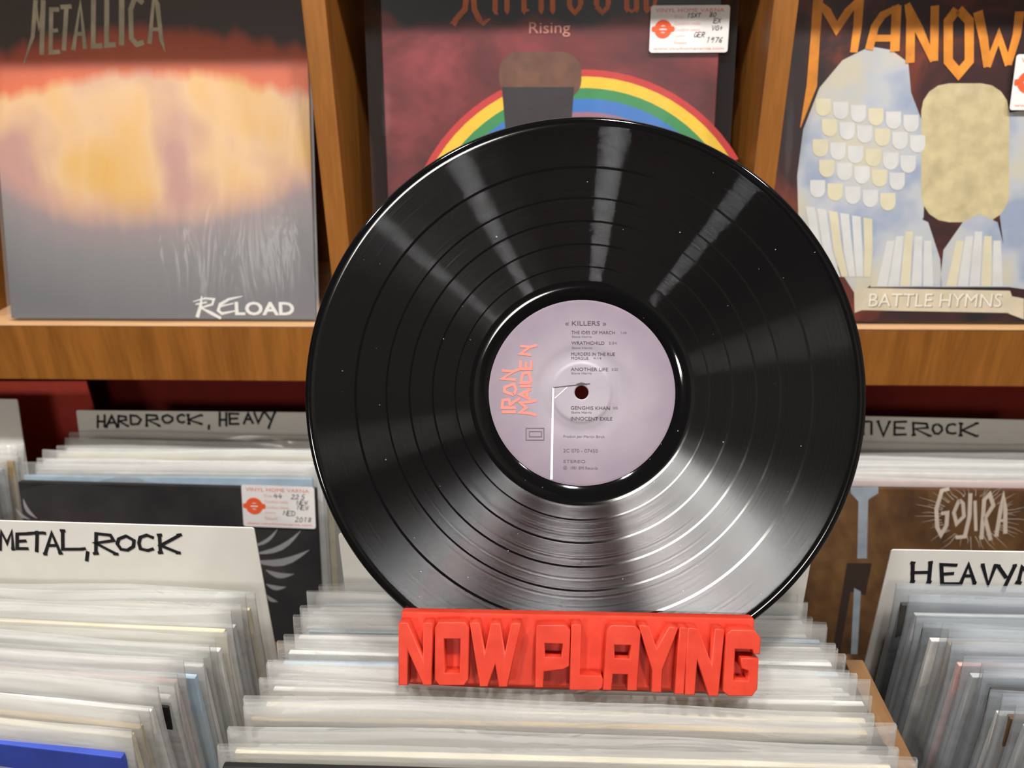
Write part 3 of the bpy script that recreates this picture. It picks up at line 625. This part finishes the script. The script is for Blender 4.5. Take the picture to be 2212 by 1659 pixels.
ob('title_shadow', text_px(fr3, 'BATTLE HYMNS', 1878, 2168, 636, 664, .0010), M['banner_shadow'], e3)
ob('title_lettering', text_px(fr3, 'BATTLE HYMNS', 1876, 2166, 634.5, 662.5, .0012), M['banner_ink'], e3)
flat_film(e3, .32, .318, M['film_mid'], seed=6, z1=.0032)
s0 = uv(fr3, 2180, 238, .005); sticker(e3, s0[0], s0[0] + .079, s0[1], s0[1] + .047, .0052, None, 0, [('EX', .80, .62, .11), ('GER', .56, .33, .11)])

# ------------------------------------------------------------------ added red sheet, stands in for the lit wedge on the wall
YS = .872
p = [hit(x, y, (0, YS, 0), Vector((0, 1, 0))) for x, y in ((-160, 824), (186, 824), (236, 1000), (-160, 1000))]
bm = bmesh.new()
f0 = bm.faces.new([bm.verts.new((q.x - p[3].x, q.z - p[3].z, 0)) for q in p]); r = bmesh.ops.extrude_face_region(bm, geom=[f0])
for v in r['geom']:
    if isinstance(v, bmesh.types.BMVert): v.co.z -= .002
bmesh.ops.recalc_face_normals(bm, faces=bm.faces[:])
me = bpy.data.meshes.new('lit_wall_sheet'); bm.to_mesh(me); bm.free()
o_ = ob('lit_wall_sheet', me, M['lit_wall_sheet'], None); o_.matrix_world = frame(p[3]); tag(o_, 'added bright red sheet imitating lit wall, behind the albums below the shelf at left', 'sheet')

# ------------------------------------------------------------------ the record
RC = CAM + ray(1256, 848) * .416
frR = frame(RC, (1, 0, 0), lean(26.5))
eR = empty('vinyl_record', frR, 'large black vinyl record with lilac centre label, standing upright on the red stand', 'vinyl record')
def lathe(name, prof, seg=256):
    v = []; f = []; n = len(prof)
    for i in range(seg):
        a = 2 * math.pi * i / seg
        for r, zz in prof: v.append((r * math.cos(a), r * math.sin(a), zz))
    for i in range(seg):
        j = (i + 1) % seg
        for k in range(n - 1): f.append((i * n + k, j * n + k, j * n + k + 1, i * n + k + 1))
    return mesh_pd(name, v, f, True)
prof = [(.00365, -.0009), (.00365, .0001), (.02, .0001), (.0499, .0001), (.0502, .00062), (.060, .00062), (.0605, .00062), (.1455, .00062), (.1462, .0008), (.1475, .00125), (.149, .0014), (.1502, .0012), (.151, .0006), (.1512, 0),
        (.151, -.0006), (.1502, -.0012), (.149, -.0014), (.1475, -.0012), (.1455, -.0007), (.05, -.0009), (.00365, -.0009)]
t = NT('black_vinyl'); tc = t.n('ShaderNodeTexCoord'); sx = t.n('ShaderNodeSeparateXYZ'); t.l(tc.outputs['Object'], sx.inputs[0])
cb = t.n('ShaderNodeCombineXYZ'); t.l(sx.outputs[0], cb.inputs[0]); t.l(sx.outputs[1], cb.inputs[1])
ln_ = t.n('ShaderNodeVectorMath', operation='LENGTH'); t.l(cb.outputs[0], ln_.inputs[0]); r = ln_.outputs['Value']
nm = t.n('ShaderNodeVectorMath', operation='NORMALIZE'); t.l(cb.outputs[0], nm.inputs[0])
vt = t.n('ShaderNodeVectorTransform', vector_type='VECTOR', convert_from='OBJECT', convert_to='WORLD'); t.l(nm.outputs[0], vt.inputs[0])
wn = t.n('ShaderNodeTexWhiteNoise', noise_dimensions='3D'); t.l(tc.outputs['Object'], wn.inputs['Vector'])
sc_ = t.n('ShaderNodeSeparateColor'); t.l(wn.outputs['Color'], sc_.inputs[0]); rnd, rnd2, rnd3 = sc_.outputs[0], sc_.outputs[1], sc_.outputs[2]
# slope of the groove wall the ray meets: mostly walls near 40 degrees, some gentler land
sgn = t.math('SUBTRACT', t.math('MULTIPLY', t.math('GREATER_THAN', rnd2, .5), 2.0), 1.0)
k_wall = t.math('ADD', .56, t.math('MULTIPLY', rnd, .28))
k_land = t.math('MULTIPLY', rnd, .5)
is_wall = t.math('GREATER_THAN', rnd3, .07)
kk = t.math('ADD', t.math('MULTIPLY', is_wall, k_wall), t.math('MULTIPLY', t.math('SUBTRACT', 1.0, is_wall), k_land))
# where the grooves are cut, with the smooth gaps between tracks
m = t.math('MULTIPLY', t.math('GREATER_THAN', r, .0608), t.math('LESS_THAN', r, .1462))
for g, hw in ((.1232, .0007), (.1062, .0005), (.0935, .00055), (.0808, .0005), (.0685, .0004)):
    m = t.math('MULTIPLY', m, t.math('GREATER_THAN', t.math('ABSOLUTE', t.math('SUBTRACT', r, g)), hw))
# loudness bands: slow change of depth with radius
n1d = t.n('ShaderNodeTexNoise', noise_dimensions='1D'); t.l(t.math('MULTIPLY', r, 900), n1d.inputs['W']); n1d.inputs['Scale'].default_value = 1; n1d.inputs['Detail'].default_value = 4
amp = t.math('ADD', .8, t.math('MULTIPLY', n1d.outputs[0], .4))
k_ = t.math('MULTIPLY', t.math('MULTIPLY', t.math('MULTIPLY', kk, sgn), m), amp)
sv = t.n('ShaderNodeVectorMath', operation='SCALE'); t.l(vt.outputs[0], sv.inputs[0]); t.l(k_, sv.inputs['Scale'])
ge = t.n('ShaderNodeNewGeometry'); ad = t.n('ShaderNodeVectorMath', operation='ADD'); t.l(ge.outputs['Normal'], ad.inputs[0]); t.l(sv.outputs[0], ad.inputs[1])
nn = t.n('ShaderNodeVectorMath', operation='NORMALIZE'); t.l(ad.outputs[0], nn.inputs[0])
dust = t.n('ShaderNodeTexVoronoi'); t.l(tc.outputs['Object'], dust.inputs['Vector']); dust.inputs['Scale'].default_value = 130
dn = t.noise(tc.outputs['Object'], 900, 2)
dmask = t.math('MULTIPLY', t.math('LESS_THAN', dust.outputs['Distance'], .045), t.math('GREATER_THAN', dn, .52))
bc = t.mix(dmask, (.004, .0038, .004, 1), (.30, .30, .32, 1))
gl = t.n('ShaderNodeBsdfGlossy', distribution='BECKMANN'); gl.inputs['Color'].default_value = (.075, .075, .077, 1)
t.l(t.math('ADD', .07, t.math('MULTIPLY', is_wall, .20)), gl.inputs['Roughness']); t.l(nn.outputs[0], gl.inputs['Normal'])
df = t.n('ShaderNodeBsdfDiffuse'); t.l(bc, df.inputs['Color']); ash = t.n('ShaderNodeAddShader'); t.l(gl.outputs[0], ash.inputs[0]); t.l(df.outputs[0], ash.inputs[1]); p_groove = ash.outputs[0]
p_flat = t.pbr(bc, .06, .5)
mx = t.n('ShaderNodeMixShader'); t.l(t.math('MULTIPLY', m, .86), mx.inputs[0]); t.l(p_flat, mx.inputs[1]); t.l(p_groove, mx.inputs[2])
M['vinyl'] = t.done(mx.outputs[0])
ob('disc', lathe('disc', prof), M['vinyl'], eR)
# centre label with its pressed rings
lp = [(.0037, .00095)]
def lh(r): 
    h = .0011
    if r < .0158: h += .00045
    elif r < .0166: h += .00045 * (1 - (r - .0158) / .0008)
    h -= .0009 * math.exp(-((r - .0215) / .0042) ** 2)
    return h + .0011 * 0
for i in range(60):
    r_ = .0037 + (.0502 - .0037) * i / 59; lp.append((r_, lh(r_) if r_ < .0495 else .00098))
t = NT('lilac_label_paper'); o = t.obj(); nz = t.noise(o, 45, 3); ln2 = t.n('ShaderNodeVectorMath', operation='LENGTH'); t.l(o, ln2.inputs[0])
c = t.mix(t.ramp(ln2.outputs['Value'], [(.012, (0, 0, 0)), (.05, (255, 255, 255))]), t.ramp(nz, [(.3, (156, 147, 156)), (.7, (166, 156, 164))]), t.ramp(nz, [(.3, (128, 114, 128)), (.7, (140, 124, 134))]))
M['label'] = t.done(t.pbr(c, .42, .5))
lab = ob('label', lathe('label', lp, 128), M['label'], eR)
LZ = .0013
def drape(me):                                   # lay print on the pressed relief of the label
    for v_ in me.vertices: v_.co.z = lh(math.hypot(v_.co.x, v_.co.y)) + .00018 + (v_.co.z - LZ)
    return me
LU = lambda pts: [uv(frR, 1030 + x / 3.771, 630 + y / 3.771, LZ) for x, y in pts]
pl = abs(LU([(100, 50)])[0][0] - LU([(0, 50)])[0][0]) / 100
im = [[(205, 980), (320, 980)], [(320, 945), (205, 945), (212, 885), (262, 878), (272, 930)], [(268, 922), (350, 868)], [(302, 842), (226, 815), (226, 780), (302, 752), (320, 797), (302, 842)],
      [(318, 718), (205, 710), (300, 652), (205, 642)], [(298, 650), (345, 632)], [(486, 1008), (440, 992), (352, 985), (405, 945), (352, 905), (440, 897), (488, 886)], [(440, 880), (352, 838), (440, 795)], [(408, 862), (408, 812)],
      [(350, 770), (442, 770)], [(442, 742), (358, 742), (375, 668), (425, 660), (442, 742)], [(355, 560), (355, 630), (442, 630), (442, 560)], [(400, 628), (400, 572)], [(442, 515), (355, 507), (432, 452), (355, 443)], [(430, 452), (490, 436)]]
ob('band_lettering', drape(strokes_me('band_lettering', [LU(p) for p in im], 23 * pl, LZ)), paint('coral_ink', (228, 130, 116), .5, .03), lab)
M['label_ink'] = paint('grey_label_ink', (84, 72, 80), .6, .03); M['label_ink_pale'] = paint('pale_grey_label_ink', (112, 98, 106), .6, .03)
tl = [('\u00ab KILLERS \u00bb', 720, 1055, 240, 275, 0), ('THE IDES OF MARCH', 770, 1125, 320, 345, 0), ('1:45', 1175, 1220, 325, 343, 1), ('Steve Harris', 775, 935, 358, 374, 1), ('WRATHCHILD', 770, 1040, 405, 430, 0), ('2:54', 1075, 1140, 408, 428, 1), ('Steve Harris', 775, 940, 448, 464, 1),
      ('MURDERS IN THE RUE', 770, 1125, 495, 520, 0), ('MORGUE', 770, 910, 530, 552, 0), ('4:14', 950, 1015, 532, 550, 1), ('ANOTHER LIFE', 765, 1070, 620, 645, 0), ('3:22', 1100, 1150, 622, 642, 1), ('Steve Harris', 770, 935, 656, 672, 1), ('GENGHIS KHAN', 765, 1085, 935, 960, 0), ('3:02', 1110, 1150, 937, 957, 1),
      ('Steve Harris', 770, 935, 975, 991, 1), ('INNOCENT EXILE', 765, 1105, 1022, 1047, 0), ('Produit par Martin Birch', 705, 1040, 1172, 1195, 1), ('2C 070 - 07450', 705, 985, 1283, 1308, 1), ('STEREO', 705, 885, 1370, 1393, 1), ('1981 EMI Records', 765, 985, 1425, 1447, 1)]
for s_, x0, x1, y0, y1, k in tl:
    ob('print_line', drape(text_px(frR, s_, 1030 + x0 / 3.771, 1030 + x1 / 3.771, 630 + y0 / 3.771, 630 + y1 / 3.771, LZ)), M['label_ink_pale' if k else 'label_ink'], lab)
pc = LU([(720, 1435)])[0]
ob('print_mark', poly_me('print_mark', [ring_pts(pc[0], pc[1], 16 * pl, 20), ring_pts(pc[0], pc[1], 13 * pl, 20), ring_pts(pc[0], pc[1], 6 * pl, 10)], LZ), M['label_ink_pale'], lab)
ob('box_mark', poly_me('box_mark', [LU([(398, 1108), (550, 1108), (550, 1212), (398, 1212)]), LU([(405, 1115), (543, 1115), (543, 1205), (405, 1205)]), LU([(425, 1135), (530, 1135), (530, 1185), (425, 1185)]), LU([(432, 1142), (523, 1142), (523, 1178), (432, 1178)])], LZ), M['label_ink_pale'], lab)
M['white_line'] = paint('white_line_ink', (232, 224, 226), .5, .02)
ob('white_line_print', drape(strokes_me('white_line_print', [(LU([(622 - 14 * k / 15, 780 + 50 * k) for k in range(16)]), [(14 + .45 * k) * pl for k in range(16)]), (LU([(635, 868), (735, 780)]), 8 * pl)], .0003, LZ)), M['white_line'], lab)
ob('thin_line_print', drape(strokes_me('thin_line_print', [(LU([(620, 782), (740, 768), (922, 750)]), 7 * pl), (LU([(810, 758), (850, 745), (900, 756)]), 12 * pl)], .0003, LZ + 2e-5)), M['label_ink'], lab)

# ------------------------------------------------------------------ the stand
eS = empty('record_stand', frR @ Matrix.Translation((0, -.157, 0)), 'orange-red plastic record stand with raised NOW PLAYING letters', 'record stand')
def sp(nm, lo, hi, bev=.0008):
    ob(nm, box_me(nm, (lo[0], lo[1] + .157, lo[2]), (hi[0], hi[1] + .157, hi[2]), bev), M['stand'], eS)
sp('front_plate', (-.0945, -.1535, .0018), (.0893, -.1165, .0105)); sp('back_plate', (-.0945, -.1535, -.0135), (.0893, -.118, -.0018)); sp('base', (-.0942, -.157, -.0132), (.089, -.1525, .0045))
SL = lambda pts, zz: [(a, b + .157) for a, b in (uv(frR, 850 + x / 2.731, 1300 + y / 2.731, zz) for x, y in pts)]
LT = [[[(36, 128), (80, 128), (180, 372), (180, 128), (224, 128), (222, 486), (178, 486), (80, 262), (80, 486), (36, 486)]],
      [[(268, 125), (420, 125), (440, 155), (438, 455), (415, 487), (272, 487), (248, 455), (250, 155)], [(295, 212), (398, 212), (396, 425), (297, 425)]],
      [[(456, 128), (502, 128), (537, 335), (580, 132), (624, 132), (655, 340), (700, 132), (745, 132), (668, 496), (625, 496), (602, 345), (553, 494), (512, 494)]],
      [[(850, 142), (1012, 142), (1038, 170), (1032, 375), (1002, 392), (884, 406), (880, 500), (838, 500)], [(888, 238), (1002, 242), (996, 334), (888, 330)]],
      [[(1056, 138), (1100, 138), (1092, 438), (1222, 440), (1232, 460), (1228, 500), (1210, 516), (1042, 514)]],
      [[(1264, 165), (1290, 142), (1420, 146), (1452, 178), (1432, 518), (1382, 518), (1386, 422), (1290, 420), (1282, 516), (1238, 514)], [(1298, 248), (1404, 250), (1398, 342), (1298, 338)]],
      [[(1454, 142), (1502, 146), (1552, 290), (1628, 152), (1672, 156), (1580, 400), (1576, 527), (1524, 527), (1530, 400)]],
      [[(1694, 155), (1732, 158), (1708, 538), (1660, 538)]],
      [[(1742, 158), (1792, 162), (1882, 400), (1900, 164), (1946, 168), (1912, 550), (1860, 548), (1788, 310), (1772, 543), (1720, 543)]],
      [[(1968, 192), (1996, 168), (2125, 172), (2160, 215), (2156, 302), (2126, 302), (2120, 276), (2010, 272), (1998, 468), (2094, 470), (2098, 402), (2055, 386), (2055, 336), (2148, 340), (2140, 512), (2112, 550), (1975, 548), (1945, 522)]]]
for lp_ in LT:
    ob('letter', poly_me('letter', [SL(l_, .0195) for l_ in lp_], .0102, .0093, .0005), M['stand'], eS)
